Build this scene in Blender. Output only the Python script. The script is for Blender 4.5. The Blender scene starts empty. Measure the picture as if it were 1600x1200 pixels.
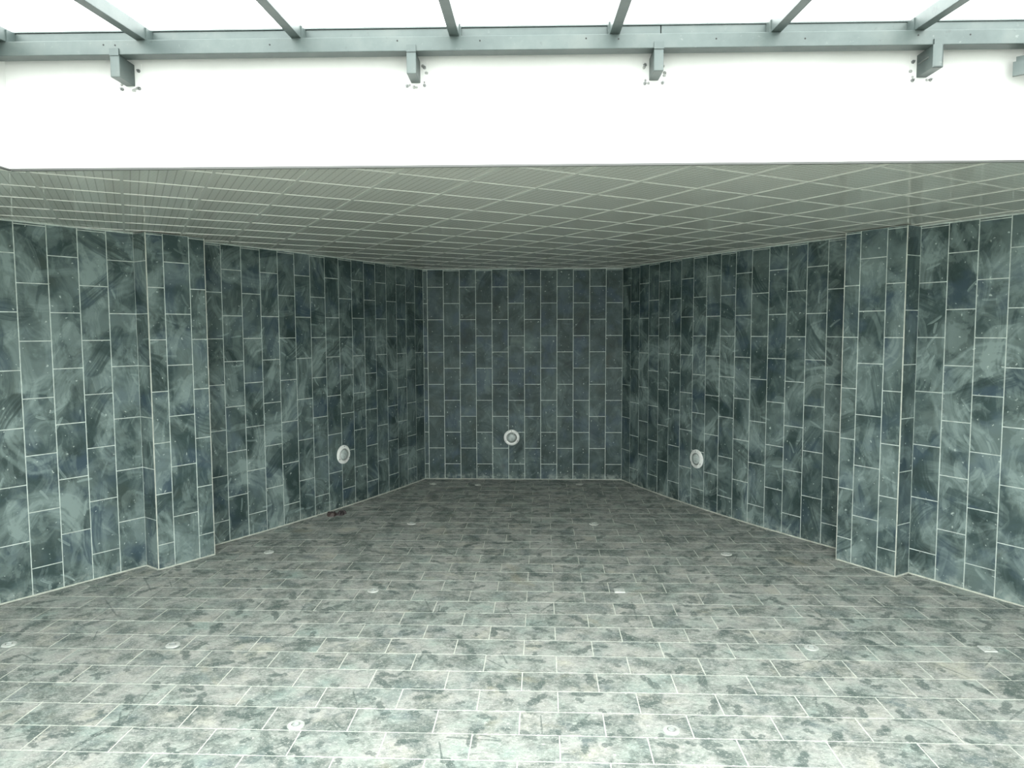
import bpy, bmesh, math, random
from mathutils import Vector, Matrix
random.seed(7)
sc = bpy.context.scene
C = sc.collection
S = 0.305                      # one wall-tile pitch in metres
FZ = -8.96                     # pool floor level in tile pitches (0 = joint row near eye level)
CZ = 4.07                      # ceiling level

def P(x, y, z):
    return Vector(((x - 6.15) * S, y * S, (z - FZ) * S))

# ---------------------------------------------------------------- camera
f, pit, rol, yaw = 1108.5, 0.0745, 0.0036, 0.0425
cam_d = bpy.data.cameras.new('camera'); cam = bpy.data.objects.new('camera', cam_d); C.objects.link(cam)
cam_d.sensor_width = 36; cam_d.lens = 36 * f / 1600; cam_d.clip_start = 0.05; cam_d.clip_end = 500
cy, sy, cp, sp, cr, sr = math.cos(yaw), math.sin(yaw), math.cos(pit), math.sin(pit), math.cos(rol), math.sin(rol)
R0 = Vector((cy, sy, 0)); F0 = Vector((-sy, cy, 0)); U0 = Vector((0, 0, 1))
F1 = F0 * cp - U0 * sp; U1 = F0 * sp + U0 * cp
R2 = R0 * cr - U1 * sr; U2 = R0 * sr + U1 * cr
m = Matrix((R2, U2, -F1)).transposed().to_4x4()
m.translation = P(7.3576, -43.835, 0.2904)
cam.matrix_world = m
sc.camera = cam

# ---------------------------------------------------------------- world and exposure
w = bpy.data.worlds.new('overcast_sky'); sc.world = w; w.use_nodes = True
bg = w.node_tree.nodes['Background']
bg.inputs[0].default_value = (0.95, 1.0, 0.975, 1); bg.inputs[1].default_value = 1.0
sc.view_settings.view_transform = 'Standard'; sc.view_settings.look = 'None'
sc.view_settings.gamma = 1; sc.view_settings.use_curve_mapping = False
sc.view_settings.exposure = 3.0
sc.cycles.max_bounces = 8; sc.cycles.diffuse_bounces = 6
sc.cycles.use_denoising = True

# ---------------------------------------------------------------- material helpers
class NT:
    def __init__(s, name):
        s.m = bpy.data.materials.new(name); s.m.use_nodes = True; s.t = s.m.node_tree
        s.b = s.t.nodes['Principled BSDF']
    def n(s, typ, **kw):
        nd = s.t.nodes.new(typ)
        for k, v in kw.items(): setattr(nd, k, v)
        return nd
    def put(s, sock, v):
        if hasattr(v, 'is_output') or isinstance(v, bpy.types.NodeSocket): s.t.links.new(v, sock)
        else: sock.default_value = v
    def math(s, op, a, b=0.0, c=None, clamp=False):
        nd = s.n('ShaderNodeMath', operation=op, use_clamp=clamp)
        s.put(nd.inputs[0], a); s.put(nd.inputs[1], b)
        if c is not None: s.put(nd.inputs[2], c)
        return nd.outputs[0]
    def vm(s, op, a, b=(0, 0, 0), out=0):
        nd = s.n('ShaderNodeVectorMath', operation=op)
        s.put(nd.inputs[0], a)
        if op == 'SCALE': s.put(nd.inputs['Scale'], b)
        else: s.put(nd.inputs[1], b)
        return nd.outputs[out]
    def noise(s, v, scale, detail=3, rough=.5, dist=0.0, color=False):
        nd = s.n('ShaderNodeTexNoise'); s.put(nd.inputs['Vector'], v)
        nd.inputs['Scale'].default_value = scale; nd.inputs['Detail'].default_value = detail
        nd.inputs['Roughness'].default_value = rough; nd.inputs['Distortion'].default_value = dist
        return nd.outputs['Color' if color else 'Fac']
    def ss(s, v, a, b, lo=0.0, hi=1.0):
        nd = s.n('ShaderNodeMapRange', interpolation_type='SMOOTHSTEP')
        s.put(nd.inputs[0], v)
        for i, q in enumerate((a, b, lo, hi)): s.put(nd.inputs[i + 1], q)
        return nd.outputs[0]
    def mix(s, fac, a, b, mode='MIX'):
        nd = s.n('ShaderNodeMix', data_type='RGBA', blend_type=mode)
        s.put(nd.inputs[0], fac)
        s.put(nd.inputs[6], a if not isinstance(a, tuple) else (*a, 1)); s.put(nd.inputs[7], b if not isinstance(b, tuple) else (*b, 1))
        return nd.outputs[2]
    def ramp(s, fac, stops):
        nd = s.n('ShaderNodeValToRGB'); s.put(nd.inputs[0], fac); e = nd.color_ramp.elements
        while len(e) < len(stops): e.new(.5)
        for el, (p_, c_) in zip(e, stops): el.position = p_; el.color = (*c_, 1)
        return nd.outputs[0]
    def uv(s): return s.n('ShaderNodeUVMap').outputs[0]
    def scalev(s, v, sc_):
        nd = s.n('ShaderNodeMapping'); s.put(nd.inputs[0], v); nd.inputs['Scale'].default_value = sc_; return nd.outputs[0]
    def sep(s, v):
        nd = s.n('ShaderNodeSeparateXYZ'); s.put(nd.inputs[0], v); return nd.outputs
    def comb(s, x, y, z=0.0):
        nd = s.n('ShaderNodeCombineXYZ')
        for i, q in enumerate((x, y, z)): s.put(nd.inputs[i], q)
        return nd.outputs[0]
    def tint(s):
        return s.n('ShaderNodeAttribute', attribute_name='tint').outputs['Fac']

def simple(name, col, rough=.5, metal=0.0, nscale=0, namp=.1, bump=0, nscl=None):
    t = NT(name); t.b.inputs['Roughness'].default_value = rough; t.b.inputs['Metallic'].default_value = metal
    c = (*col, 1)
    if nscale:
        tc = t.n('ShaderNodeTexCoord').outputs['Object']
        if nscl: tc = t.scalev(tc, nscl)
        n = t.noise(tc, nscale, 5, .6)
        dark = tuple(q * (1 - namp * 2) for q in col); lite = tuple(min(1, q * (1 + namp)) for q in col)
        t.put(t.b.inputs['Base Color'], t.mix(t.ss(n, .3, .7), dark, lite))
        if bump:
            b = t.n('ShaderNodeBump'); b.inputs['Strength'].default_value = bump; b.inputs['Distance'].default_value = .003
            t.put(b.inputs['Height'], n); t.put(t.b.inputs['Normal'], b.outputs[0])
    else: t.b.inputs['Base Color'].default_value = c
    return t.m

def cell(t, uv, vscale, seed, warp=.0):
    v = t.vm('ADD', uv, (seed, seed * 1.7, 0))
    if warp: v = t.vm('ADD', v, t.vm('SCALE', t.vm('SUBTRACT', t.noise(v, 1.6, 2, .5, color=True), (.5, .5, .5)), warp))
    vo = t.n('ShaderNodeTexVoronoi', voronoi_dimensions='2D', feature='F1'); vo.inputs['Scale'].default_value = vscale
    t.put(vo.inputs['Vector'], v)
    return v, t.vm('SUBTRACT', v, vo.outputs['Position']), t.sep(vo.outputs['Color']), vo.outputs['Distance']

def wipe_layer(t, uv, vscale, seed, freq, warp=.3):
    """arc-shaped cloth and sponge wipes of dried grout: part rings about random centres"""
    v, d, c, dist = cell(t, uv, vscale, seed, warp)
    x, y, _ = t.sep(d)
    y2 = t.math('MULTIPLY', y, t.math('ADD', .6, t.math('MULTIPLY', c[0], .5)))
    r = t.math('MULTIPLY', t.math('SQRT', t.math('ADD', t.math('MULTIPLY', x, x), t.math('MULTIPLY', y2, y2))), vscale)
    ang = t.math('ARCTAN2', y2, x)
    w1 = t.math('COSINE', t.math('SUBTRACT', ang, t.math('MULTIPLY', c[1], 6.28)))
    rag = t.noise(v, 5 * vscale, 3, .6)
    w1 = t.math('ADD', w1, t.math('MULTIPLY', t.math('SUBTRACT', rag, .5), .9))
    window = t.ss(w1, -.15, .12)
    r1 = t.math('ADD', .10, t.math('MULTIPLY', c[2], .16)); r2 = t.math('ADD', r1, t.math('ADD', .14, t.math('MULTIPLY', c[0], .14)))
    rr = t.math('ADD', r, t.math('MULTIPLY', t.math('SUBTRACT', rag, .5), .05))
    ring = t.math('MULTIPLY', t.ss(t.math('SUBTRACT', rr, r1), 0, .05), t.ss(t.math('SUBTRACT', r2, rr), 0, .025))
    fine = t.noise(t.comb(t.math('MULTIPLY', rr, freq), t.math('MULTIPLY', w1, .9), t.math('MULTIPLY', c[1], 40.0)), 1.0, 4, .6)
    return t.math('MULTIPLY', t.math('MULTIPLY', ring, window), t.ss(fine, .30, .68, .12, 1))

def stroke_layer(t, uv, vscale, seed, length, width, prob, base_ang, spread):
    """straight or slightly bent cloth strokes with crisp, combed edges"""
    v, d, c, dist = cell(t, uv, vscale, seed, .12)
    rot = t.n('ShaderNodeVectorRotate', rotation_type='Z_AXIS'); t.put(rot.inputs['Vector'], d)
    t.put(rot.inputs['Angle'], t.math('ADD', base_ang - spread, t.math('MULTIPLY', c[1], 2 * spread)))
    x, y, _ = t.sep(rot.outputs[0])
    y = t.math('ADD', y, t.math('MULTIPLY', t.math('MULTIPLY', x, x), t.math('MULTIPLY', t.math('SUBTRACT', c[2], .5), 2.2)))
    xx = t.math('DIVIDE', x, length); yy = t.math('DIVIDE', y, width)
    e = t.math('ADD', t.math('MULTIPLY', t.math('MULTIPLY', xx, xx), t.math('MULTIPLY', xx, xx)), t.math('MULTIPLY', yy, yy))
    e = t.math('ADD', e, t.math('MULTIPLY', t.math('SUBTRACT', t.noise(v, 9, 3, .6), .5), .9))
    comb_ = t.noise(t.comb(t.math('MULTIPLY', x, 1.6), t.math('MULTIPLY', y, 42.0), t.math('MULTIPLY', c[0], 20.0)), 1.0, 4, .6)
    return t.math('MULTIPLY', t.math('MULTIPLY', t.ss(e, .75, 1.1, 1, 0), t.ss(c[0], 1 - prob - .02, 1 - prob + .02)), t.ss(comb_, .3, .65, .25, 1))

def wall_tile_material(name, film_k, wipe_k):
    t = NT(name); uv = t.uv(); tint = t.tint()
    off = t.vm('SCALE', t.comb(tint, t.math('MULTIPLY', tint, 3.7), 0.0), 9.0)
    cloud = t.noise(t.vm('ADD', uv, off), 2.4, 6, .62)
    base = t.ramp(cloud, [(.30, (.015, .028, .028)), (.43, (.025, .045, .044)), (.55, (.035, .060, .060)), (.70, (.060, .088, .090))])
    blue = t.noise(t.vm('ADD', uv, t.vm('SCALE', off, .5)), 1.9, 3, .55)
    base = t.mix(t.ss(blue, .50, .64, 0, .75), base, (.040, .068, .094))
    base = t.mix(t.ss(blue, .44, .30, 0, .6), base, (.040, .056, .046))
    base = t.mix(t.math('MULTIPLY', t.ss(tint, .35, .0), .45), base, (.020, .036, .033))
    base = t.mix(t.math('MULTIPLY', t.ss(tint, .7, 1.0), .30), base, (.060, .088, .088))
    vein = t.noise(t.vm('ADD', uv, (3, 7, 0)), 7, 6, .7, 1.2)
    base = t.mix(t.ss(vein, .55, .75, 0, .35), base, (.09, .12, .11))
    rust = t.noise(t.vm('ADD', uv, off), 1.7, 4, .6)
    base = t.mix(t.ss(rust, .66, .78, 0, .35), base, (.10, .085, .055))
    # cloudy film of dried grout, patchy, with sharp-edged clean places
    film = t.noise(uv, 1.5, 6, .62, .9)
    film2 = t.noise(t.scalev(t.vm('ADD', uv, (31, 3, 0)), (1, .55, 1)), 4.2, 5, .65, .8)
    haze = t.math('MULTIPLY', film_k, t.math('ADD', t.ss(film, .40, .62, .02, .26), t.ss(film2, .50, .58, 0, .16)))
    layers = [(wipe_layer(t, uv, .58, 3.3, 34), .44), (wipe_layer(t, uv, .90, 71.4, 30), .38), (wipe_layer(t, uv, 1.7, 11.9, 15), .28),
              (stroke_layer(t, uv, 1.6, 8.8, .34, .085, .5, 1.57, .8), .26), (stroke_layer(t, uv, 2.6, 23.1, .20, .045, .35, 1.3, 1.5), .24),
              (stroke_layer(t, uv, 5.0, 55.0, .09, .014, .25, .8, 1.5), .6)]
    amp = t.ss(t.noise(uv, .7, 2, .5), .35, .58, .40, 1.2)
    for l_, a_ in layers: haze = t.math('ADD', haze, t.math('MULTIPLY', t.math('MULTIPLY', l_, a_ * wipe_k), amp))
    # dark strokes where a wet cloth lifted the film again
    dk = stroke_layer(t, uv, 1.3, 91.0, .36, .11, .6, .9, 1.4)
    haze = t.math('MULTIPLY', haze, t.math('SUBTRACT', 1.0, t.math('MULTIPLY', dk, .8)))
    haze = t.math('MINIMUM', haze, .85)
    col = t.mix(haze, base, (.225, .290, .275))
    # small blobs of dried grout
    for vs, rr_ in ((7, .09), (14, .11)):
        vo = t.n('ShaderNodeTexVoronoi', voronoi_dimensions='2D'); vo.inputs['Scale'].default_value = vs; t.put(vo.inputs['Vector'], t.vm('ADD', uv, t.vm('SCALE', t.noise(uv, 14, 2, .5, color=True), .08)))
        blob = t.math('MULTIPLY', t.ss(vo.outputs['Distance'], .03, rr_, 1, 0), t.ss(t.sep(vo.outputs['Color'])[0], .86, .9))
        col = t.mix(t.math('MULTIPLY', blob, .7), col, (.45, .52, .48))
    # cement film low on the wall, by the floor joint
    z = t.sep(uv)[1]
    low = t.math('MULTIPLY', t.ss(z, .02, .16, 1, 0), t.ss(t.noise(uv, 9, 5, .65), .45, .65))
    col = t.mix(t.math('MULTIPLY', low, .5), col, (.36, .41, .37))
    t.put(t.b.inputs['Base Color'], col)
    t.put(t.b.inputs['Roughness'], t.math('ADD', .52, t.math('MULTIPLY', haze, .3)))
    t.b.inputs['Specular IOR Level'].default_value = .25
    b = t.n('ShaderNodeBump'); b.inputs['Strength'].default_value = .35; b.inputs['Distance'].default_value = .004
    t.put(b.inputs['Height'], t.noise(t.vm('ADD', uv, (5, 1, 0)), 9, 6, .6)); t.put(t.b.inputs['Normal'], b.outputs[0])
    return t.m

def footprint_layer(t, uv, vscale, seed, length, width, prob):
    v = t.vm('ADD', uv, (seed, seed * .6, 0))
    vo = t.n('ShaderNodeTexVoronoi', voronoi_dimensions='2D', feature='F1'); vo.inputs['Scale'].default_value = vscale
    t.put(vo.inputs['Vector'], v)
    d = t.vm('SUBTRACT', v, vo.outputs['Position'])
    c = t.sep(vo.outputs['Color'])
    rot = t.n('ShaderNodeVectorRotate', rotation_type='Z_AXIS'); t.put(rot.inputs['Vector'], d)
    t.put(rot.inputs['Angle'], t.math('ADD', .6, t.math('MULTIPLY', c[1], 3.6)))
    x, y, _ = t.sep(rot.outputs[0])
    # a shoe sole: width shrinks at the arch
    arch = t.math('SUBTRACT', 1.0, t.math('MULTIPLY', .45, t.ss(t.math('ABSOLUTE', t.math('ADD', x, length * .12)), 0, length * .4, 1, 0)))
    yy = t.math('DIVIDE', y, t.math('MULTIPLY', arch, width)); xx = t.math('DIVIDE', x, length)
    e = t.math('ADD', t.math('MULTIPLY', xx, xx), t.math('MULTIPLY', yy, yy))
    e = t.math('ADD', e, t.math('MULTIPLY', t.math('SUBTRACT', t.noise(v, 22, 3, .6), .5), 1.6))
    return t.math('MULTIPLY', t.ss(e, .7, 1.15, 1, 0), t.ss(c[0], 1 - prob - .02, 1 - prob + .02))

def floor_tile_material():
    t = NT('dusty_slate_floor_tile'); uv = t.uv(); tint = t.tint()
    off = t.vm('SCALE', t.comb(tint, t.math('MULTIPLY', tint, 3.7), 0.0), 6.0)
    cloud = t.noise(t.vm('ADD', uv, off), 3.0, 5, .6)
    slate = t.ramp(cloud, [(.30, (.068, .092, .084)), (.5, (.110, .135, .122)), (.7, (.115, .150, .156))])
    hue = t.noise(t.vm('ADD', uv, t.vm('SCALE', off, .5)), 2.2, 5, .65)
    dust = t.ramp(hue, [(.30, (.25, .318, .290)), (.42, (.325, .358, .325)), (.55, (.362, .362, .338)), (.70, (.41, .405, .34))])
    coarse = t.noise(uv, 3.2, 9, .74, .35)
    fine = t.noise(t.scalev(uv, (1, 1.6, 1)), 17, 7, .78, .8)
    k = t.math('ADD', t.math('MULTIPLY', t.ss(coarse, .40, .58), .70), t.math('MULTIPLY', t.ss(fine, .40, .60), .42))
    arcs = wipe_layer(t, uv, 1.3, 40.2, 18)
    arcs2 = wipe_layer(t, uv, 2.6, 71.5, 12)
    stq = stroke_layer(t, uv, 2.2, 14.4, .26, .07, .6, .5, 1.5)
    k = t.math('SUBTRACT', k, t.math('MULTIPLY', arcs, .34))
    k = t.math('ADD', k, t.math('MULTIPLY', arcs2, .25))
    k = t.math('SUBTRACT', k, t.math('MULTIPLY', stq, .30), clamp=True)
    col = t.mix(k, slate, dust)
    st = t.noise(uv, 1.3, 5, .65, .8)
    col = t.mix(t.ss(st, .60, .72, 0, .40), col, (.30, .275, .19))
    col = t.mix(t.ss(st, .40, .30, 0, .50), col, (.120, .165, .160))
    for vs, sd, L_, W_, pr, am in ((2.3, 5.1, .13, .045, .42, .75), (3.3, 17.7, .085, .038, .32, .75), (5.6, 33.3, .045, .03, .26, .7), (1.5, 50.3, .30, .012, .35, .6), (2.9, 80.3, .13, .009, .3, .7)):
        fp = footprint_layer(t, uv, vs, sd, L_, W_, pr)
        col = t.mix(t.math('MULTIPLY', fp, am), col, (.060, .086, .080))
    grit = t.noise(t.scalev(uv, (1, 2.2, 1)), 26, 8, .85, 1.5)
    col = t.mix(t.ss(grit, .53, .62, 0, .5), col, (.115, .135, .122))
    col = t.mix(t.ss(grit, .47, .39, 0, .55), col, (.52, .535, .49))
    speck = t.ss(t.noise(uv, 36, 5, .8), .56, .64, 0, .6)
    col = t.mix(speck, col, (.60, .60, .55))
    speck2 = t.ss(t.noise(t.vm('ADD', uv, (9, 2, 0)), 30, 5, .8), .58, .68, 0, .6)
    col = t.mix(speck2, col, (.080, .095, .086))
    t.put(t.b.inputs['Base Color'], col)
    t.b.inputs['Roughness'].default_value = .62
    t.b.inputs['Specular IOR Level'].default_value = .35
    b = t.n('ShaderNodeBump'); b.inputs['Strength'].default_value = .5; b.inputs['Distance'].default_value = .004
    t.put(b.inputs['Height'], coarse); t.put(t.b.inputs['Normal'], b.outputs[0])
    return t.m

def ceiling_panel_material():
    t = NT('embossed_vinyl_ceiling_panel'); uv = t.uv(); tint = t.tint()
    # embossed lattice of fine dashes over a cream ground
    x, y, _ = t.sep(uv)
    n = 10.0
    fx = t.math('ABSOLUTE', t.math('SUBTRACT', t.math('FRACT', t.math('MULTIPLY', x, n)), .5))
    fy = t.math('ABSOLUTE', t.math('SUBTRACT', t.math('FRACT', t.math('MULTIPLY', y, n)), .5))
    line = t.math('MAXIMUM', t.ss(fx, .40, .46), t.math('MULTIPLY', t.ss(fy, .40, .46), .7))
    dash = t.ss(t.math('SINE', t.math('MULTIPLY', t.math('ADD', x, y), 150.0)), -.3, .3, .35, 1)
    line = t.math('MULTIPLY', line, dash)
    base = t.mix(t.noise(uv, .8, 3, .5), (.575, .575, .52), (.64, .635, .585))
    base = t.mix(t.math('MULTIPLY', tint, .25), base, (.47, .51, .47))
    col = t.mix(t.math('MULTIPLY', line, .75), base, (.27, .28, .25))
    t.put(t.b.inputs['Base Color'], col)
    t.b.inputs['Roughness'].default_value = .06
    t.b.inputs['Specular IOR Level'].default_value = .5
    b = t.n('ShaderNodeBump'); b.inputs['Strength'].default_value = .03; b.inputs['Distance'].default_value = .001
    t.put(b.inputs['Height'], line); t.put(t.b.inputs['Normal'], b.outputs[0])
    return t.m

def steel_material():
    t = NT('grey_primed_steel'); tc = t.n('ShaderNodeTexCoord').outputs['Object']
    n = t.noise(tc, 3.5, 5, .6)
    col = t.ramp(n, [(.3, (.045, .063, .061)), (.5, (.060, .080, .077)), (.7, (.080, .098, .093))])
    sp_ = t.ss(t.noise(tc, 26, 4, .65), .64, .74, 0, .4)
    col = t.mix(sp_, col, (.18, .20, .19))
    sm = t.ss(t.noise(t.vm('ADD', tc, (4, 4, 4)), 9, 4, .7), .62, .70, 0, .5)
    col = t.mix(sm, col, (.035, .045, .045))
    t.put(t.b.inputs['Base Color'], col); t.b.inputs['Roughness'].default_value = .42; t.b.inputs['Metallic'].default_value = .15
    return t.m

def plaster_material():
    t = NT('white_painted_render'); tc = t.n('ShaderNodeTexCoord').outputs['Object']
    n = t.noise(tc, 1.5, 5, .6)
    col = t.mix(t.ss(n, .3, .7), (.58, .585, .57), (.64, .645, .63))
    t.put(t.b.inputs['Base Color'], col); t.b.inputs['Roughness'].default_value = .8
    b = t.n('ShaderNodeBump'); b.inputs['Strength'].default_value = .2; b.inputs['Distance'].default_value = .004
    t.put(b.inputs['Height'], t.noise(tc, 18, 4, .6)); t.put(t.b.inputs['Normal'], b.outputs[0])
    return t.m

M_WT = wall_tile_material('slate_wall_tile', 1.0, 1.0); M_WB = wall_tile_material('cleaner_slate_wall_tile', .55, .30)
M_WN = wall_tile_material('paler_lit_slate_wall_tile', 1.45, .9); M_WP = wall_tile_material('pilaster_slate_tile', 1.7, .5); M_FT = floor_tile_material(); M_CP = ceiling_panel_material()  # near walls and pilaster fronts: heavier film, partly light painted into the colour
M_STEEL = steel_material(); M_PL = plaster_material()
M_GROUT = simple('pale_grout', (.50, .56, .52), .85, 0, 12, .12)
M_FGROUT = simple('pale_floor_grout', (.52, .54, .48), .85, 0, 12, .10)
M_BAR = simple('cream_ceiling_bar', (.53, .54, .50), .25)
M_SLAB = simple('raw_concrete', (.42, .43, .41), .9, 0, 3, .1)
M_TRIM = simple('grey_edge_profile', (.07, .073, .07), .5)
M_COVER = simple('dusty_white_plastic', (.44, .46, .43), .5, 0, 14, .08)
M_PLAST = simple('white_plastic', (.74, .76, .73), .35, 0, 14, .08)
M_PLAST2 = simple('greyed_plastic', (.36, .39, .37), .4, 0, 20, .15)
M_LENS = simple('frosted_lamp_lens', (.40, .45, .43), .18, 0, 30, .12)
M_BOLT = simple('dull_bolt_steel', (.16, .17, .165), .4, .6)
M_HOLE = simple('dark_hole', (.02, .02, .02), .9)
M_MORT = simple('white_mortar', (.30, .31, .295), .95, 0, 20, .15, .8)
M_RUB = simple('dark_crumpled_wrapper', (.045, .035, .035), .5, 0, 20, .4)
M_RUBR = simple('reddish_shred', (.06, .042, .038), .6)
M_TAR = simple('deck_paving', (.55, .56, .53), .9, 0, 4, .1)

# ---------------------------------------------------------------- mesh helpers
def obj(name, verts, faces, mat, parent=None, loc=None, uvs=None, tint=None, smooth=False):
    me = bpy.data.meshes.new(name)
    if loc is None: loc = Vector((0, 0, 0))
    me.from_pydata([tuple(Vector(v) - loc) for v in verts], [], faces); me.update()
    if mat: me.materials.append(mat)
    if uvs is not None:
        ul = me.uv_layers.new(name='UVMap')
        for lp in me.loops: ul.data[lp.index].uv = uvs[lp.vertex_index]
    if tint is not None:
        a = me.attributes.new('tint', 'FLOAT', 'POINT')
        for i in range(len(verts)): a.data[i].value = tint if not isinstance(tint, list) else tint[i]
    if smooth:
        for p_ in me.polygons: p_.use_smooth = True
    o = bpy.data.objects.new(name, me); C.objects.link(o)
    if parent is not None:
        o.parent = parent; o.location = loc - world_loc(parent)
    else: o.location = loc
    return o
def world_loc(o):
    v = Vector(o.location)
    while o.parent is not None: o = o.parent; v = v + o.location
    return v
def tag(o, label=None, cat=None, group=None, kind=None):
    if label: o['label'] = label
    if cat: o['category'] = cat
    if group: o['group'] = group
    if kind: o['kind'] = kind
    return o
def empty(name, loc):
    o = bpy.data.objects.new(name, None); C.objects.link(o); o.location = loc; o.empty_display_size = .1
    return o
BOXF = [(0, 3, 2, 1), (4, 5, 6, 7), (0, 1, 5, 4), (1, 2, 6, 5), (2, 3, 7, 6), (3, 0, 4, 7)]
class MB:
    def __init__(s): s.v = []; s.f = []
    def add(s, v, f_):
        k = len(s.v); s.v += [Vector(q) for q in v]; s.f += [tuple(i + k for i in q) for q in f_]; return s
    def prism(s, bottom, top):      # two loops of equal length
        n = len(bottom)
        return s.add(list(bottom) + list(top), [tuple(range(n))[::-1], tuple(range(n, 2 * n))] + [(i, (i + 1) % n, n + (i + 1) % n, n + i) for i in range(n)])
    def box(s, a, b):
        (x0, y0, z0), (x1, y1, z1) = a, b
        return s.prism([(x0, y0, z0), (x1, y0, z0), (x1, y1, z0), (x0, y1, z0)], [(x0, y0, z1), (x1, y0, z1), (x1, y1, z1), (x0, y1, z1)])
    def bar(s, a, b, wv, hv):       # bar from a to b with half-extent vectors
        a, b = Vector(a), Vector(b)
        q = [(-1, -1), (1, -1), (1, 1), (-1, 1)]
        return s.prism([a + wv * i + hv * j for i, j in q], [b + wv * i + hv * j for i, j in q])
    def lathe(s, o, ax, prof, n=24):   # prof: (radius, height along ax)
        ax = Vector(ax).normalized(); u = ax.orthogonal().normalized(); v = ax.cross(u)
        k = len(s.v)
        for r, h in prof:
            for i in range(n):
                a = 2 * math.pi * i / n; s.v.append(Vector(o) + ax * h + (u * math.cos(a) + v * math.sin(a)) * max(r, 1e-5))
        for j in range(len(prof) - 1):
            for i in range(n):
                s.f.append((k + j * n + i, k + j * n + (i + 1) % n, k + (j + 1) * n + (i + 1) % n, k + (j + 1) * n + i))
        s.f.append(tuple(k + i for i in range(n))[::-1]); e = k + (len(prof) - 1) * n; s.f.append(tuple(e + i for i in range(n)))
        return s
    def build(s, name, mat, parent=None, loc=None, smooth=False):
        return obj(name, s.v, s.f, mat, parent, loc, smooth=smooth)

G = .016      # half joint width in tile pitches
PROUD = .010
def tile(parent, p0, p1, z0, z1, nrm, u0, mat=None):
    """one tile on a vertical facet p0-p1 (plan points in pitches), between levels z0,z1; returns object"""
    e = Vector((p1[0] - p0[0], p1[1] - p0[1], 0)); L_ = e.length; e.normalize(); nv = Vector((nrm[0], nrm[1], 0))
    if L_ < .06 or z1 - z0 < .05: return None
    rnd = random.random(); pr = PROUD + random.uniform(-.002, .002)
    tl = [random.uniform(-.0015, .0015) for _ in range(4)]
    rings = []
    for inset, d in ((0, -.02), (0, pr - .006), (.008, pr)):
        g = G + inset; k = 0
        for (a, z) in ((g, z0 + g), (L_ - g, z0 + g), (L_ - g, z1 - g), (g, z1 - g)):
            q = Vector((p0[0], p0[1], z)) + e * a + nv * (d + (tl[k] if d > 0 else 0)); rings.append(((q.x, q.y, q.z), (u0 + a, z))); k += 1
    vs_ = [P(*q) for q, _ in rings]; uvs = [((a) * S, (z - FZ) * S) for _, (a, z) in rings]
    fs = [(8, 9, 10, 11)]
    for b_ in (0, 4):
        for i in range(4):
            j = (i + 1) % 4; fs.append((b_ + i, b_ + j, b_ + 4 + j, b_ + 4 + i))
    loc = P((p0[0] + p1[0]) / 2, (p0[1] + p1[1]) / 2, (z0 + z1) / 2)
    # keep normals outward
    n3 = (vs_[9] - vs_[8]).cross(vs_[10] - vs_[9])
    if n3.dot(nv) < 0: fs = [q[::-1] for q in fs]
    return obj('tile', vs_, fs, M_WB if 100 <= u0 < 200 else (M_WN if 18 < u0 % 100 < 30 else (M_WP if 31 < u0 % 100 < 40 else M_WT)), parent, loc, uvs, rnd)

def column(parent, p0, p1, nrm, odd, u0):
    """courses of one tile column: joints at odd or even levels"""
    js = [z for z in range(-8, 5) if (z % 2 == 1) == bool(odd)]
    zs = [FZ + .02] + js + [CZ]
    for a, b in zip(zs[:-1], zs[1:]): tile(parent, p0, p1, a, b, nrm, u0)

def path(x0, y0, sgn, a, b, n):
    pts = [(x0, y0)]; x, y = x0, y0
    for k in range(n):
        h = a + b * k; x += sgn * math.sin(h); y -= math.cos(h); pts.append((x, y))
    return pts
def normals(pts, inside):
    out = []
    for a, b in zip(pts[:-1], pts[1:]):
        dx, dy = b[0] - a[0], b[1] - a[1]; l = math.hypot(dx, dy); n = (dy / l, -dx / l)
        mx, my = inside[0] - a[0], inside[1] - a[1]
        if n[0] * mx + n[1] * my < 0: n = (-n[0], -n[1])
        out.append(n)
    return out
INSIDE = (6.1, -20)
W = 12.288
far_l = path(0, 0, -1, .3605, .0125, 17)
far_r = path(W, 0, 1, .3895, .0150, 17)
A_L, HL = (-8.36, -16.85), .589
A_R, HR = (21.30, -16.77), .5806
near_l = path(*A_L, -1, HL, 0.0, 11)
near_r = path(*A_R, 1, HR, 0.0, 11)

def backing(mb, pts, nrms, th=.35, z0=FZ - .3, z1=CZ + .10):
    for (a, b), n in zip(zip(pts[:-1], pts[1:]), nrms):
        o = [(a[0], a[1]), (b[0], b[1]), (b[0] - n[0] * th, b[1] - n[1] * th), (a[0] - n[0] * th, a[1] - n[1] * th)]
        mb.prism([P(x, y, z0) for x, y in o], [P(x, y, z1) for x, y in o])
def bead(mb, pts, nrms, wd=.05, z=FZ):
    for (a, b), n in zip(zip(pts[:-1], pts[1:]), nrms):
        o = [a, b, (b[0] + n[0] * wd, b[1] + n[1] * wd), (a[0] + n[0] * wd, a[1] + n[1] * wd)]
        mb.prism([P(x, y, z - .02) for x, y in o], [P(a[0], a[1], z + .035), P(b[0], b[1], z + .035), P(o[2][0], o[2][1], z + .012), P(o[3][0], o[3][1], z + .012)])

# ---------------------------------------------------------------- the setting: walls
# back wall
bpts = [(0, 0), (W, 0)]
mb = MB(); backing(mb, bpts, [(0, -1)])
wall_back = tag(mb.build('wall_back', M_GROUT), kind='structure')
edges = [0, .27] + [.27 + k for k in range(1, 12)] + [W]
for j, (a, b) in enumerate(zip(edges[:-1], edges[1:])):
    column(wall_back, (a, 0), (b, 0), (0, -1), j % 2 == 1, a + 100)
mb = MB(); bead(mb, bpts, [(0, -1)]); mb.build('grout_bead', M_FGROUT, wall_back)

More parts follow.
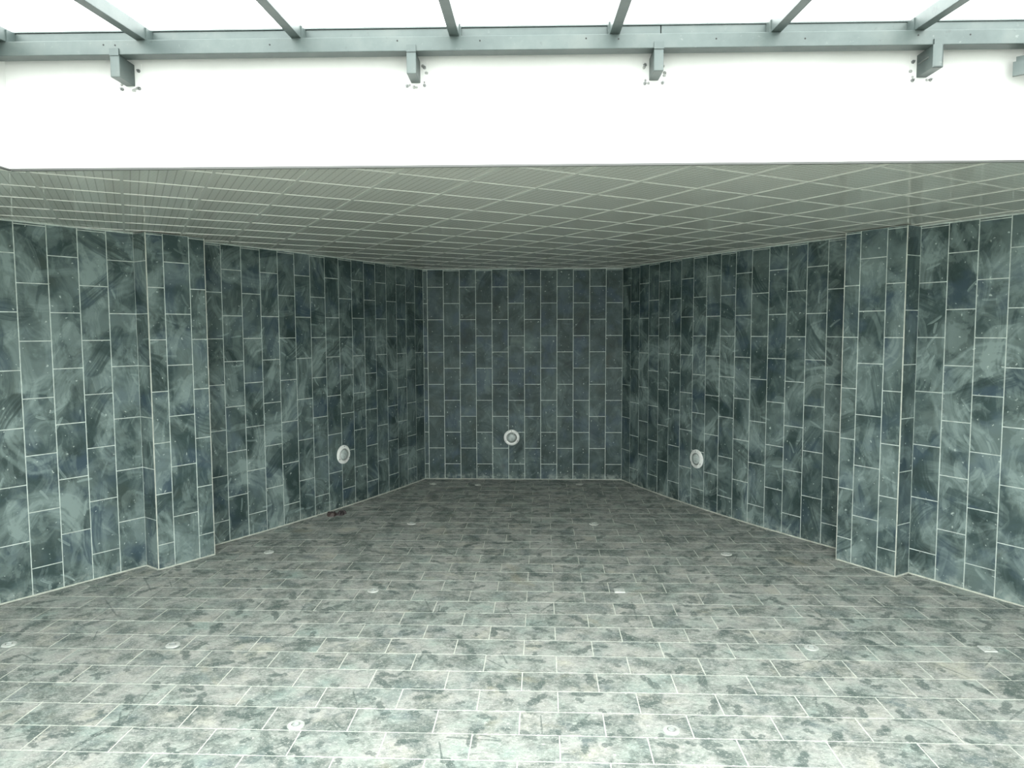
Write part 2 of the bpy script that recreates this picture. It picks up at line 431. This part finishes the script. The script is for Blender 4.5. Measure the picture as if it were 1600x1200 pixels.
def side_wall(name, far, near, A, u_off):
    nf, nn = normals(far, INSIDE), normals(near, INSIDE)
    mb = MB(); backing(mb, far, nf); backing(mb, near, nn)
    lk = [far[-1], A]; backing(mb, lk, normals(lk, INSIDE), .2)
    # the plain run of wall that carries on beside and behind the viewer
    e = near[-1]; s_ = -1 if A[0] < 6 else 1
    tail = [e, (e[0] + s_ * .6, -34), (e[0] + s_ * .6, -46)]
    nt = normals(tail, (6, -36))
    wl = tag(mb.build(name, M_GROUT), kind='structure')
    tb = MB(); backing(tb, tail, nt); tb.build('plain_wall_run', M_PLAIN, wl)
    for i in range(len(far) - 1): column(wl, far[i], far[i + 1], nf[i], i % 2 == 0, u_off + i)
    for i in range(len(near) - 1):
        column(wl, near[i], near[i + 1], nn[i], (i % 2 == 0) if s_ < 0 else (i % 2 == 1), u_off + 18.7 + i)
    mb = MB(); bead(mb, far, nf); bead(mb, near, nn); mb.build('grout_bead', M_FGROUT, wl)
    return wl
M_PLAIN = simple('plain_slate_render', (.07, .10, .095), .7, 0, 2, .2)
wall_left = side_wall('wall_left', far_l, near_l, A_L, 200)
wall_right = side_wall('wall_right', far_r, near_r, A_R, 300)

def pilaster(A, H, sgn, widths, side, par, u_off, label):
    n = (sgn * math.cos(H), -math.sin(H)); d = (sgn * math.sin(H), math.cos(H))
    B = (A[0] + n[0] * side, A[1] + n[1] * side)
    cs = [(B[0] + d[0] * t, B[1] + d[1] * t) for t in widths]; Cc = cs[-1]
    E = (A[0] + d[0] * widths[-1], A[1] + d[1] * widths[-1])
    # far side face runs into the wall behind
    root = empty('tiled_pilaster', P((A[0] + Cc[0]) / 2, (A[1] + Cc[1]) / 2, FZ))
    tag(root, label, 'pilaster')
    mb = MB(); q = [A, B, Cc, E]
    mb.prism([P(x, y, FZ - .02) for x, y in q], [P(x, y, CZ + .0) for x, y in q])
    mb.build('core', M_GROUT, root)
    nb = (-d[0], -d[1])
    column(root, A, B, nb, 1, u_off)                    # face towards the viewer, left on the darker tile to paint its shade
    prev = B
    for k, c in enumerate(cs):
        column(root, prev, c, n, k == 1, u_off + 1.3 + (0 if k == 0 else widths[k - 1])); prev = c
    column(root, Cc, E, d, 1, u_off + 5)
    # pale corner beads on the vertical edges
    zt = CZ - .01
    for (x, y), r_ in ((B, .016), (Cc, .013)):
        e = MB(); hx = Vector((S * r_ * d[0], S * r_ * d[1], 0)); hy = Vector((S * r_ * n[0], S * r_ * n[1], 0))
        cx_, cy_ = (x, y)
        e.bar(P(cx_, cy_, FZ), P(cx_, cy_, zt), hx, hy); e.build('corner_bead', M_FGROUT, root)
    mb = MB(); bead(mb, [A, B], [nb]); bead(mb, [B, Cc], [n]); mb.build('grout_bead', M_FGROUT, root)
    return root
pilaster(A_L, HL, 1, (.66, 1.70, 2.36), .92, 0, 230, 'dark tiled pilaster standing out from the left wall')
pilaster(A_R, HR, -1, (.74, 1.80, 2.44), .86, 0, 330, 'dark tiled pilaster standing out from the right wall')

# ---------------------------------------------------------------- floor
def inside_x(y):
    """plan width of the pool at depth y (pitches)"""
    def hit(pts):
        for a, b in zip(pts[:-1], pts[1:]):
            if min(a[1], b[1]) <= y <= max(a[1], b[1]) and a[1] != b[1]:
                t = (y - a[1]) / (b[1] - a[1]); return a[0] + (b[0] - a[0]) * t
        return pts[-1][0]
    return hit(far_l if y > -15.2 else [far_l[-1]] + near_l), hit(far_r if y > -15.2 else [far_r[-1]] + near_r)
mb = MB()
mb.box(P(-24, -46, FZ - .6), P(36, 1, FZ - .007))
floor = tag(mb.build('floor', M_FGROUT), kind='structure')

class TileBatch:
    def __init__(s): s.v = []; s.f = []; s.uv = []; s.t = []
def clip_poly(poly, keep):          # keep(p) signed distance >=0, linear
    out = []
    for i in range(len(poly)):
        a, b = poly[i], poly[(i + 1) % len(poly)]; da, db = keep(a), keep(b)
        if da >= 0: out.append(a)
        if (da >= 0) != (db >= 0):
            t = da / (da - db); out.append((a[0] + (b[0] - a[0]) * t, a[1] + (b[1] - a[1]) * t))
    return out
def shrink(poly, g):
    # offset a convex CCW polygon inwards
    res = poly
    n = len(poly)
    for i in range(n):
        a, b = poly[i], poly[(i + 1) % n]; dx, dy = b[0] - a[0], b[1] - a[1]; l = math.hypot(dx, dy)
        if l < 1e-6: continue
        nx, ny = -dy / l, dx / l
        res = clip_poly(res, lambda p_, a=a, nx=nx, ny=ny: (p_[0] - a[0]) * nx + (p_[1] - a[1]) * ny - g)
        if len(res) < 3: return []
    return res
def slab(poly, zb, zt, bev, uvf, batch):
    """convex polygon tile with a bevelled top edge at zt"""
    top = shrink(poly, bev)
    if len(top) != len(poly): top = poly
    k = len(batch.v); n = len(poly); r_ = random.random()
    dz = random.uniform(-.0015, .0015)
    for ring, z in ((poly, zb), (poly, zt - .005 * (1 if zt > zb else -1)), (top, zt + dz)):
        for x, y in ring: batch.v.append(P(x, y, z)); batch.uv.append(uvf(x, y)); batch.t.append(r_)
    up = zt > zb
    faces = [tuple(k + 2 * n + i for i in range(n))]
    for b_ in (0, n):
        for i in range(n):
            j = (i + 1) % n; faces.append((k + b_ + i, k + b_ + j, k + b_ + n + j, k + b_ + n + i))
    batch.f += faces if up else [q[::-1] for q in faces]
def area(p_): return .5 * sum(p_[i][0] * p_[(i + 1) % len(p_)][1] - p_[(i + 1) % len(p_)][0] * p_[i][1] for i in range(len(p_)))

# half planes for the curved outline: clip every floor tile against the wall facets that cross its rows
def clip_outline(poly, y0, y1):
    for pts in (far_l, near_l, far_r, near_r):
        isnear = pts is near_l or pts is near_r
        for a, b in zip(pts[:-1], pts[1:]):
            lo, hi = min(a[1], b[1]), max(a[1], b[1])
            if hi < y0 or lo > y1: continue
            if not isnear and lo < -15.2: continue
            if isnear and hi > -16.0 and False: continue
            n = normals([a, b], INSIDE)[0]
            poly = clip_poly(poly, lambda p_, a=a, n=n: (p_[0] - a[0]) * n[0] + (p_[1] - a[1]) * n[1] - .04)
            if len(poly) < 3: return []
    return poly
fuv = lambda x, y: ((x + 30) * S, (y + 60) * S)
cells = []
for k in range(-1, 34):
    y1 = -.19 - (k - 1); y0 = y1 - 1.0       # row k has its near edge at -.19-k
    y1 = min(y1, -.04)
    if y1 - y0 < .1: continue
    offx = 1.75 if k % 2 else .82
    for i in range(-14, 24):
        x0 = offx + 2 * i; x1 = x0 + 2
        quad = [(x0, y0), (x1, y0), (x1, y1), (x0, y1)]
        quad = clip_outline(quad, y0, y1)
        if len(quad) < 3 or area(quad) < .03: continue
        quad = shrink(quad, .0155)
        if len(quad) < 3: continue
        cx_, cyy = sum(q[0] for q in quad) / len(quad), sum(q[1] for q in quad) / len(quad)
        dist = cyy + 43.835
        vis = abs((cx_ - 7.36 + .0425 * dist) * 1108 / dist) < 900 and dist > 14.6
        cells.append((vis, dist, cx_, cyy, quad))
cells.sort(key=lambda c: (not c[0], c[1]))
rest = TileBatch()
for i, (vis, dist, cx_, cyy, quad) in enumerate(cells):
    if vis and i < 290:
        b = TileBatch(); slab(quad, FZ - .05, FZ, .006, fuv, b)
        obj('tile', b.v, b.f, M_FT, floor, P(cx_, cyy, FZ), b.uv, b.t)
    else: slab(quad, FZ - .05, FZ, .006, fuv, rest)
o = obj('floor_tiling', rest.v, rest.f, M_FT, floor, None, rest.uv, rest.t)
tag(o, 'the far and outlying grey floor tiles, laid in the same running bond', kind='stuff')

# ---------------------------------------------------------------- ceiling
YB = -46.6
SK = .0205                                  # the opening's edge runs slightly askew
def FP(x, n, z):                            # point in front (towards the viewer) of the white upstand's face
    return P(x + SK * n, -27.33 + SK * (x - 6.67) - n, z)
def fy(x): return -27.33 + SK * (x - 6.67)
XL, XR = -4.95, 19.3
ang = math.radians(30.7); g_ = 1.95
e1 = (math.cos(ang), math.sin(ang)); e2 = (-math.sin(ang), math.cos(ang)); o1, o2 = -.480, .603
def lat(i, j): return (e1[0] * (i * g_ + o1) + e2[0] * (j * g_ + o2), e1[1] * (i * g_ + o1) + e2[1] * (j * g_ + o2))
# slab over everything except the opening
mb = MB()
zc0, zc1 = CZ + .10, CZ + .9
def pr(pts): mb.prism([P(x, y, zc0) for x, y in pts], [P(x, y, zc1) for x, y in pts])
pr([(-26, fy(-26) + .5), (38, fy(38) + .5), (38, 3), (-26, 3)])
pr([(-26, YB), (XL - .5, YB), (XL - .5, fy(XL) + .5), (-26, fy(-26) + .5)])
pr([(XR + .5, YB), (38, YB), (38, fy(38) + .5), (XR + .5, fy(XR) + .5)])
ceiling = tag(mb.build('ceiling', M_SLAB), kind='structure')
def outline_ok(c, marg=1.6):
    x, y = c
    if y > 1.2: return False
    l, r = inside_x(min(y, -.1)); return l - marg < x < r + marg
def inv(x, y):
    a = x * e1[0] + y * e1[1] - o1; b = x * e2[0] + y * e2[1] - o2
    return (a / g_, b / g_)
for i in range(-34, 26):
    for j in range(-34, 20):
        q = [lat(i, j), lat(i + 1, j), lat(i + 1, j + 1), lat(i, j + 1)]
        c = (sum(p_[0] for p_ in q) / 4, sum(p_[1] for p_ in q) / 4)
        if c[1] < -34 or not outline_ok(c): continue
        regs = [(lambda p_: p_[1] - fy(p_[0]) - .02,), (lambda p_: fy(p_[0]) - p_[1] - .001, lambda p_: XL - p_[0] - .02), (lambda p_: fy(p_[0]) - p_[1] - .001, lambda p_: p_[0] - XR - .02)]
        for ks, reg in enumerate(regs):
            poly = q
            for kf in reg: poly = clip_poly(poly, kf)
            if len(poly) < 3 or area(poly) < .05: continue
            poly = shrink(poly, .02)
            if len(poly) < 3: continue
            b = TileBatch(); slab(poly, CZ + .09, CZ + .03, .01, inv, b)
            cc = (sum(p_[0] for p_ in poly) / len(poly), sum(p_[1] for p_ in poly) / len(poly))
            # walls stop under the ceiling: only what shows between them is hung
            obj('ceiling_panel', b.v, b.f, M_CP, ceiling, P(cc[0], cc[1], CZ + .06), b.uv, b.t)
def clip_line(a, b, keep):
    da, db = keep(a), keep(b)
    if da < 0 and db < 0: return None
    if da >= 0 and db >= 0: return a, b
    t = da / (da - db); m_ = (a[0] + (b[0] - a[0]) * t, a[1] + (b[1] - a[1]) * t)
    return (m_, b) if da < 0 else (a, m_)
def grid_bar(a, b, wd):
    segs = []
    s1 = clip_line(a, b, lambda p_: p_[1] - fy(p_[0]) - .03)
    if s1: segs.append(s1)
    for kf in (lambda p_: XL - p_[0] - .03, lambda p_: p_[0] - XR - .03):
        s2 = clip_line(a, b, lambda p_: fy(p_[0]) - p_[1])
        if s2: s2 = clip_line(*s2, kf)
        if s2: segs.append(s2)
    for a_, b_ in segs:
        # trim to the room
        n = 60; ok = [outline_ok((a_[0] + (b_[0] - a_[0]) * t / n, a_[1] + (b_[1] - a_[1]) * t / n), .3) and (a_[1] + (b_[1] - a_[1]) * t / n) > -34 for t in range(n + 1)]
        if not any(ok): continue
        t0 = ok.index(True); t1 = n - ok[::-1].index(True)
        if t1 - t0 < 1: continue
        A_ = (a_[0] + (b_[0] - a_[0]) * t0 / n, a_[1] + (b_[1] - a_[1]) * t0 / n); B_ = (a_[0] + (b_[0] - a_[0]) * t1 / n, a_[1] + (b_[1] - a_[1]) * t1 / n)
        d = Vector((B_[0] - A_[0], B_[1] - A_[1], 0)).normalized(); wv = Vector((-d.y, d.x, 0)) * (wd * S)
        zc = CZ + .045 if wd > .03 else CZ + .049
        MB().bar(P(*A_, zc), P(*B_, zc), wv, Vector((0, 0, .035 * S))).build('grid_bar', M_BAR, ceiling, (P(*A_, zc) + P(*B_, zc)) / 2)
for i in range(-34, 27): grid_bar(lat(i, -36), lat(i, 22), .036)
for j in range(-36, 22): grid_bar(lat(-36, j), lat(28, j), .018)

# white upstand round the opening
ZT = 6.99
mb = MB()
q = [FP(XL - .4, 0, 0), FP(XR + .4, 0, 0), FP(XR + .4, -.5, 0), FP(XL - .4, -.5, 0)]
def zset(v, z): return Vector((v.x, v.y, (z - FZ) * S))
mb.prism([zset(v, CZ + .11) for v in q], [zset(v, ZT) for v in q])
q2 = [FP(XL - .4, 0, 0), FP(XR + .4, 0, 0), FP(XR + .4, -.018, 0), FP(XL - .4, -.018, 0)]
wall_front = tag(mb.build('wall_upstand_front', M_PL), kind='structure')
mb = MB(); mb.prism([zset(v, CZ + .01) for v in q2], [zset(v, CZ + .11) for v in q2])
mb.build('render_edge', M_PL, wall_front)
def shaft_side(x, s_, name):
    a, b = (x, fy(x)), (x, YB)
    q = [a, b, (x + s_ * .5, YB), (x + s_ * .5, fy(x))]
    mb = MB(); mb.prism([P(px_, py_, CZ + .0) for px_, py_ in q], [P(px_, py_, ZT) for px_, py_ in q])
    return tag(mb.build(name, M_PL), kind='structure')
shaft_side(XL, -1, 'wall_upstand_left'); shaft_side(XR, 1, 'wall_upstand_right')
mb = MB(); q = [FP(XL, .015, 0), FP(XR, .015, 0), FP(XR, -.05, 0), FP(XL, -.05, 0)]
mb.prism([zset(v, CZ - .035) for v in q], [zset(v, CZ + .012) for v in q])
q = [(XL + .015, fy(XL)), (XL + .015, YB), (XL - .05, YB), (XL - .05, fy(XL))]
mb.prism([P(x, y, CZ - .035) for x, y in q], [P(x, y, CZ + .0) for x, y in q])
tag(mb.build('trim_1', M_TRIM), kind='structure')

# what lies behind the viewer: pool end wall and deck
DZ = -4.6
mb = MB(); mb.box(P(-26, -46.6, FZ - .3), P(38, -46, DZ)); tag(mb.build('wall_pool_end', M_PLAIN), kind='structure')
mb = MB(); mb.box(P(-200, -250, DZ - .5), P(200, -46.6, DZ)); tag(mb.build('ground', M_TAR), kind='structure')

# ---------------------------------------------------------------- steel roof frame
def steel_thing(name, loc, label, group=None):
    o = empty(name, loc); tag(o, label, 'beam' if 'beam' in name else ('rafter' if 'rafter' in name else 'bracket'), group); return o
def fbox(mb, x0, x1, n0, n1, z0, z1):
    b_ = [FP(x0, n1, z0), FP(x1, n1, z0), FP(x1, n0, z0), FP(x0, n0, z0)]
    t_ = [FP(x0, n1, z1), FP(x1, n1, z1), FP(x1, n0, z1), FP(x0, n0, z1)]
    return mb.prism(b_, t_)
def bevel_obj(o, wd):
    md = o.modifiers.new('edge_round', 'BEVEL'); md.width = wd; md.segments = 2; md.limit_method = 'ANGLE'
BN0, BN1, BZ0, BZ1 = .30, .62, 6.38, 6.69
tilt = 0.0
def bz(x, z): return z + tilt * (x - 6.7)
def sbar(mb, x0, x1, n0, n1, z0, z1):
    b_ = [FP(x0, n1, bz(x0, z0)), FP(x1, n1, bz(x1, z0)), FP(x1, n0, bz(x1, z0)), FP(x0, n0, bz(x0, z0))]
    t_ = [FP(x0, n1, bz(x0, z1)), FP(x1, n1, bz(x1, z1)), FP(x1, n0, bz(x1, z1)), FP(x0, n0, bz(x0, z1))]
    return mb.prism(b_, t_)
beam = steel_thing('steel_beam', FP(6.7, .46, BZ0), 'long grey steel box beam along the white upstand, lower of the two, carried by the brackets')
o = sbar(MB(), XL + .02, 17.95, BN0, BN1, BZ0, BZ1).build('tube', M_STEEL, beam, FP(6.7, .46, BZ0)); bevel_obj(o, .004)
o = sbar(MB(), 17.97, XR - .02, BN0, BN1, BZ0, BZ1).build('tube', M_STEEL, beam, FP(18.6, .46, BZ0)); bevel_obj(o, .004)
for x, dz in [(-2.28, .21), (-2.02, .20), (1.4, .17), (4.2, .22), (6.0, .20), (8.3, .22), (9.0, .20), (11.1, .18), (13.0, .16), (15.4, .2), (16.5, .2)]:
    z = bz(x, BZ0 + dz); MB().lathe(FP(x, BN1 - .004, z), FP(x, 1, 0) - FP(x, 0, 0), [(.018 * S, 0), (.018 * S, .008 * S)], 10).build('bolt_hole', M_HOLE, beam)
up_ = steel_thing('steel_beam', FP(6.7, .2, BZ1), 'grey steel channel lying on top of the lower beam, its upper strip against the sky')
o = sbar(MB(), XL + .02, 9.95, .08, .34, BZ1 + .003, 6.965).build('web', M_STEEL, up_, FP(2.5, .2, BZ1)); bevel_obj(o, .003)
o = sbar(MB(), 9.97, XR - .02, .08, .34, BZ1 + .003, 6.97).build('web', M_STEEL, up_, FP(14, .2, BZ1)); bevel_obj(o, .003)
sbar(MB(), XL + .02, XR - .02, .06, .37, 6.968, 6.995).build('top_flange', M_STEEL, up_, FP(6.7, .2, 7.1))

# rafters run from the upper beam towards the viewer, dropping a little
RT = -.060
names = ['grey steel rafter at the far left edge, cut by the frame', 'grey steel rafter meeting the beam above the leftmost wall bracket',
         'grey steel rafter second from the left that shows a whole broad side', 'grey steel rafter left of centre, seen mostly from below',
         'grey steel rafter right of centre, just left of the third bracket', 'grey steel rafter between the third and the rightmost wall brackets',
         'grey steel rafter meeting the beam above the rightmost wall bracket']
for (x, lab) in zip([-4.56, -1.45, 1.98, 5.44, 8.92, 12.38, 15.43], names):
    r = steel_thing('steel_rafter', FP(x, .4, BZ1), lab, 'steel rafters of the open roof')
    hw = .108; hgt = .29; n1 = 13.0
    def rb(xa, xb, na, nb_, za, zb):
        q = []
        for z in (za, zb):
            for (xx, nn) in ((xa, nb_), (xb, nb_), (xb, na), (xa, na)): q.append(FP(xx, nn, bz(x, z) + RT * (nn - .34)))
        return q
    q = rb(x - hw, x + hw, .345, n1, BZ1 + .012, BZ1 + .012 + hgt)
    o = MB().prism(q[:4], q[4:]).build('tube', M_STEEL, r, FP(x, 3, BZ1)); bevel_obj(o, .003)
    q = rb(x - hw - .03, x + hw + .03, .342, .36, BZ1 + .01, BZ1 + .31)
    MB().prism(q[:4], q[4:]).build('end_plate', M_STEEL, r)
    s_ = 1 if x < 7 else -1
    # weld seam / cleat on the side facing the middle
    q = rb(x + s_ * (hw + .001), x + s_ * (hw + .03), .36, .62, BZ1 + .012, BZ1 + .27)
    MB().prism(q[:4], q[4:]).build('cleat', M_STEEL, r)

# wall brackets under the beam
blabs = ['grey steel bracket tube under the beam, leftmost of the four on the white wall', 'grey steel bracket tube under the beam, second from the left with a chipped side',
         'grey steel bracket tube under the beam, third from the left, beside a mortar blob', 'grey open-ended steel bracket under the beam, rightmost of the four, splashed with mortar']
for k, (x, lab) in enumerate(zip([-2.04, 4.50, 9.87, 15.82], blabs)):
    b = steel_thing('wall_bracket', FP(x, 0, 5.95), lab, 'steel brackets on the white upstand')
    z0 = 5.90; hw = .105
    zt = bz(x, BZ0) - .004
    if k < 3:
        o = fbox(MB(), x - hw, x + hw, .012, BN1 + .01, z0, zt).build('tube', M_STEEL, b, FP(x, .3, z0)); bevel_obj(o, .004)
        fbox(MB(), x - hw, x + hw, BN1 + .004, BN1 + .03, zt - .02, zt + .13).build('front_lug', M_STEEL, b)
    else:
        hw = .11
        mb = MB(); t_ = .025
        fbox(mb, x + hw - t_, x + hw, .012, BN1 + .03, z0, zt); fbox(mb, x - hw, x + hw - t_, .012, BN1 + .03, z0, z0 + t_)
        fbox(mb, x - hw, x + hw - t_, .30, .33, z0 + t_, zt)
        fbox(mb, x - hw, x - hw + t_, .012, BN1 + .03, z0 + t_, zt)
        fbox(mb, x - hw + .02, x + hw, BN1 + .005, BN1 + .03, z0, zt + .12)
        mb.build('open_channel', M_STEEL, b, FP(x, .3, z0))
        fbox(MB(), x - hw - .02, x - hw, .1, .5, z0 + .25, z0 + .28).build('weld_bead', M_BOLT, b)
    fbox(MB(), x - .26, x + .26, .0, .012, z0 - .10, zt + .02).build('wall_plate', M_PL, b, FP(x, 0, z0))
    # anchor bolts
    for dx, dz in ((-.2, -.06), (.2, -.05), (.2 if k < 2 else -.2, .34)):
        p0 = FP(x + dx, .012, z0 + dz); ax = FP(x, 1, 0) - FP(x, 0, 0)
        MB().lathe(p0, ax, [(.040 * S, 0), (.040 * S, .035 * S), (.018 * S, .037 * S), (.018 * S, .09 * S)], 6).build('anchor_bolt', M_BOLT, b)
    # mortar squeezed out round the plate
    mb = MB(); rr = random.Random(k)
    for t in range(7):
        a = rr.uniform(0, 6.28); px_, pz_ = x + .24 * math.cos(a), z0 + .18 + .27 * math.sin(a)
        mb.lathe(FP(px_, .0, pz_), FP(x, 1, 0) - FP(x, 0, 0), [(rr.uniform(.02, .05) * S, 0), (rr.uniform(.02, .04) * S, .02 * S), (.008 * S, .035 * S)], 7)
    tag(mb.build('mortar_blobs', M_MORT, b, smooth=True), kind='stuff')

# corner brace at the right: an angle profile running off towards the viewer
cb = steel_thing('steel_beam', FP(17.4, .1, 5.95), 'short grey steel profile end at the far right, under the main beam')
d = Vector((.80, -.60, 0)); nrm = Vector((.60, .80, 0))
a = P(17.66, -27.38, 5.81); b_ = a + d * (2.0 * S)
o = MB().bar(a + Vector((0, 0, .15 * S)), b_ + Vector((0, 0, .15 * S)), nrm * (.04 * S), Vector((0, 0, .15 * S))).build('front_flange', M_STEEL, cb, a)
o = MB().bar(a + nrm * (.14 * S) + Vector((0, 0, .36 * S)) + d * (.05 * S), b_ + nrm * (.14 * S) + Vector((0, 0, .36 * S)), nrm * (.11 * S), Vector((0, 0, .06 * S))).build('upper_angle', M_STEEL, cb, a)
# side beam along the left upstand
sb_ = steel_thing('steel_beam', P(XL + .3, -30, BZ0), 'grey steel side beam turning towards the viewer at the far left corner')
q = [(XL + .02, fy(XL) - .64), (XL + .34, fy(XL) - .64), (XL + .34, -41), (XL + .02, -41)]
MB().prism([P(x, y, bz(XL, BZ0)) for x, y in q], [P(x, y, bz(XL, BZ1)) for x, y in q]).build('tube', M_STEEL, sb_, P(XL + .2, -30, BZ0))

# ---------------------------------------------------------------- pool lights
def pool_light(p, nrm, label):
    nv = Vector((nrm[0], nrm[1], 0)).normalized()
    r = empty('pool_light', p); tag(r, label, 'light', 'round pool lights low on the walls')
    MB().lathe(p, nv, [(.150, 0), (.150, .012), (.142, .022), (.118, .030), (.100, .028), (.100, .0)], 36).build('face_ring', M_PLAST, r, smooth=False)
    MB().lathe(p, nv, [(.098, 0), (.098, .022), (.092, .034), (.086, .030), (.086, .0)], 36).build('inner_ring', M_PLAST2, r)
    MB().lathe(p, nv, [(.085, 0), (.084, .020), (.070, .036), (.045, .046), (.018, .050), (.001, .050)], 32).build('lens', M_LENS, r, smooth=True)
    u = Vector((0, 0, 1)).cross(nv)
    for a in (90, 210, 330):
        c = p + (u * math.cos(math.radians(a)) + Vector((0, 0, 1)) * math.sin(math.radians(a))) * .128 + nv * .024
        MB().lathe(c, nv, [(.008, 0), (.008, .006), (.005, .008)], 10).build('screw', M_BOLT, r)
for (x, y, z, n, lab) in ((-3.1115, -7.2818, -6.152, (.9013, -.4332), 'white round pool light low on the left wall'),
                          (5.4615, 0.0, -6.327, (0, -1), 'white round pool light low on the back wall'),
                          (15.4494, -6.7473, -6.412, (-.8802, -.4746), 'white round pool light low on the right wall')):
    pool_light(P(x, y, z) + Vector((n[0], n[1], 0)) * (.012 * S), n, lab)

# ---------------------------------------------------------------- floor fittings
def round_cover(x, y, r_, lab, square=False):
    p = P(x, y, FZ + .002); o = empty('floor_inlet', p); tag(o, lab, 'floor inlet', 'white inlet covers in the pool floor')
    up = (0, 0, 1)
    if square:
        h = r_ * .95
        MB().prism([p + Vector((i * h, j * h, -.004)) for i, j in ((-1, -1), (1, -1), (1, 1), (-1, 1))], [p + Vector((i * h * .9, j * h * .9, .010)) for i, j in ((-1, -1), (1, -1), (1, 1), (-1, 1))]).build('cover_plate', M_COVER, o)
    else:
        MB().lathe(p, up, [(r_, -.004), (r_, .005), (r_ * .9, .010), (r_ * .52, .012), (r_ * .52, 0)], 28).build('cover_plate', M_COVER, o)
    MB().lathe(p, up, [(r_ * .42, 0), (r_ * .40, .013), (r_ * .30, .016), (r_ * .26, .012), (r_ * .001, .012)], 20).build('centre_cap', M_PLAST2, o)
R_ = .062
fit = [(-8.48, -24.02, R_, 'white round inlet cover in the floor at the far left edge', 0),
       (-3.57, -23.9, R_, 'white round inlet cover in the floor, second from the left edge, near the left wall', 0),
       (1.56, -28.0, R_, 'white round inlet cover in the nearest floor rows, left of centre', 0),
       (10.35, -27.9, R_, 'white round inlet cover in the nearest floor rows, right of centre', 0),
       (15.2, -23.43, R_, 'white round inlet cover in the floor, in line with the right pilaster', 0),
       (20.25, -23.34, R_, 'white square cover plate in the floor near the right edge', 1),
       (1.32, -19.31, R_, 'white round inlet cover in the middle of the floor, left of centre', 0),
       (10.11, -19.03, R_, 'white square cover plate in the middle of the floor, right of centre', 1),
       (1.06, -10.41, R_ * 1.1, 'white round inlet cover in the rear half of the floor, left of centre', 0),
       (9.84, -10.26, R_ * 1.1, 'white round inlet cover in the rear half of the floor, right of centre', 0),
       (14.98, -14.72, R_ * 1.1, 'white round inlet cover beside the right wall, ahead of the pilaster', 0),
       (-4.13, -15.05, R_, 'white round inlet cover beside the left wall, ahead of the pilaster', 0),
       (.74, -1.5, R_ * 1.1, 'white round inlet cover at the foot of the back wall, leftmost of three', 0),
       (3.5, -1.74, R_, 'white round inlet cover at the foot of the back wall, middle of three', 0),
       (9.61, -1.4, R_ * 1.1, 'white round inlet cover at the foot of the back wall, rightmost of three', 0)]
for x, y, r_, lab, sq in fit: round_cover(x, y, r_, lab, sq)

# crumpled rubbish by the left wall
rb_ = empty('crumpled_wrapper', P(-3.05, -8.96, FZ)); tag(rb_, 'small heap of dark crumpled rubbish on the floor by the left wall', 'litter')
rr = random.Random(4)
for k in range(5):
    mb = MB(); c = P(-3.05 + rr.uniform(-.30, .30), -8.96 + rr.uniform(-.25, .25), FZ) 
    n = 9; ring0 = []; ring1 = []; ring2 = []
    for i in range(n):
        a = 6.283 * i / n; r0 = rr.uniform(.03, .08); ring0.append(c + Vector((math.cos(a) * r0, math.sin(a) * r0, .001)))
        r1 = r0 * rr.uniform(.6, .95); ring1.append(c + Vector((math.cos(a + .2) * r1, math.sin(a + .2) * r1, rr.uniform(.02, .06))))
        ring2.append(c + Vector((math.cos(a) * r1 * .3, math.sin(a) * r1 * .3, rr.uniform(.02, .07))))
    v = ring0 + ring1 + ring2
    fs = [tuple(range(n))[::-1], tuple(range(2 * n, 3 * n))]
    for b2 in (0, n):
        for i in range(n): j = (i + 1) % n; fs.append((b2 + i, b2 + j, b2 + n + j, b2 + n + i))
    mb.add(v, fs).build('wad' if k else 'red_shred', M_RUBR if k == 0 else M_RUB, rb_)
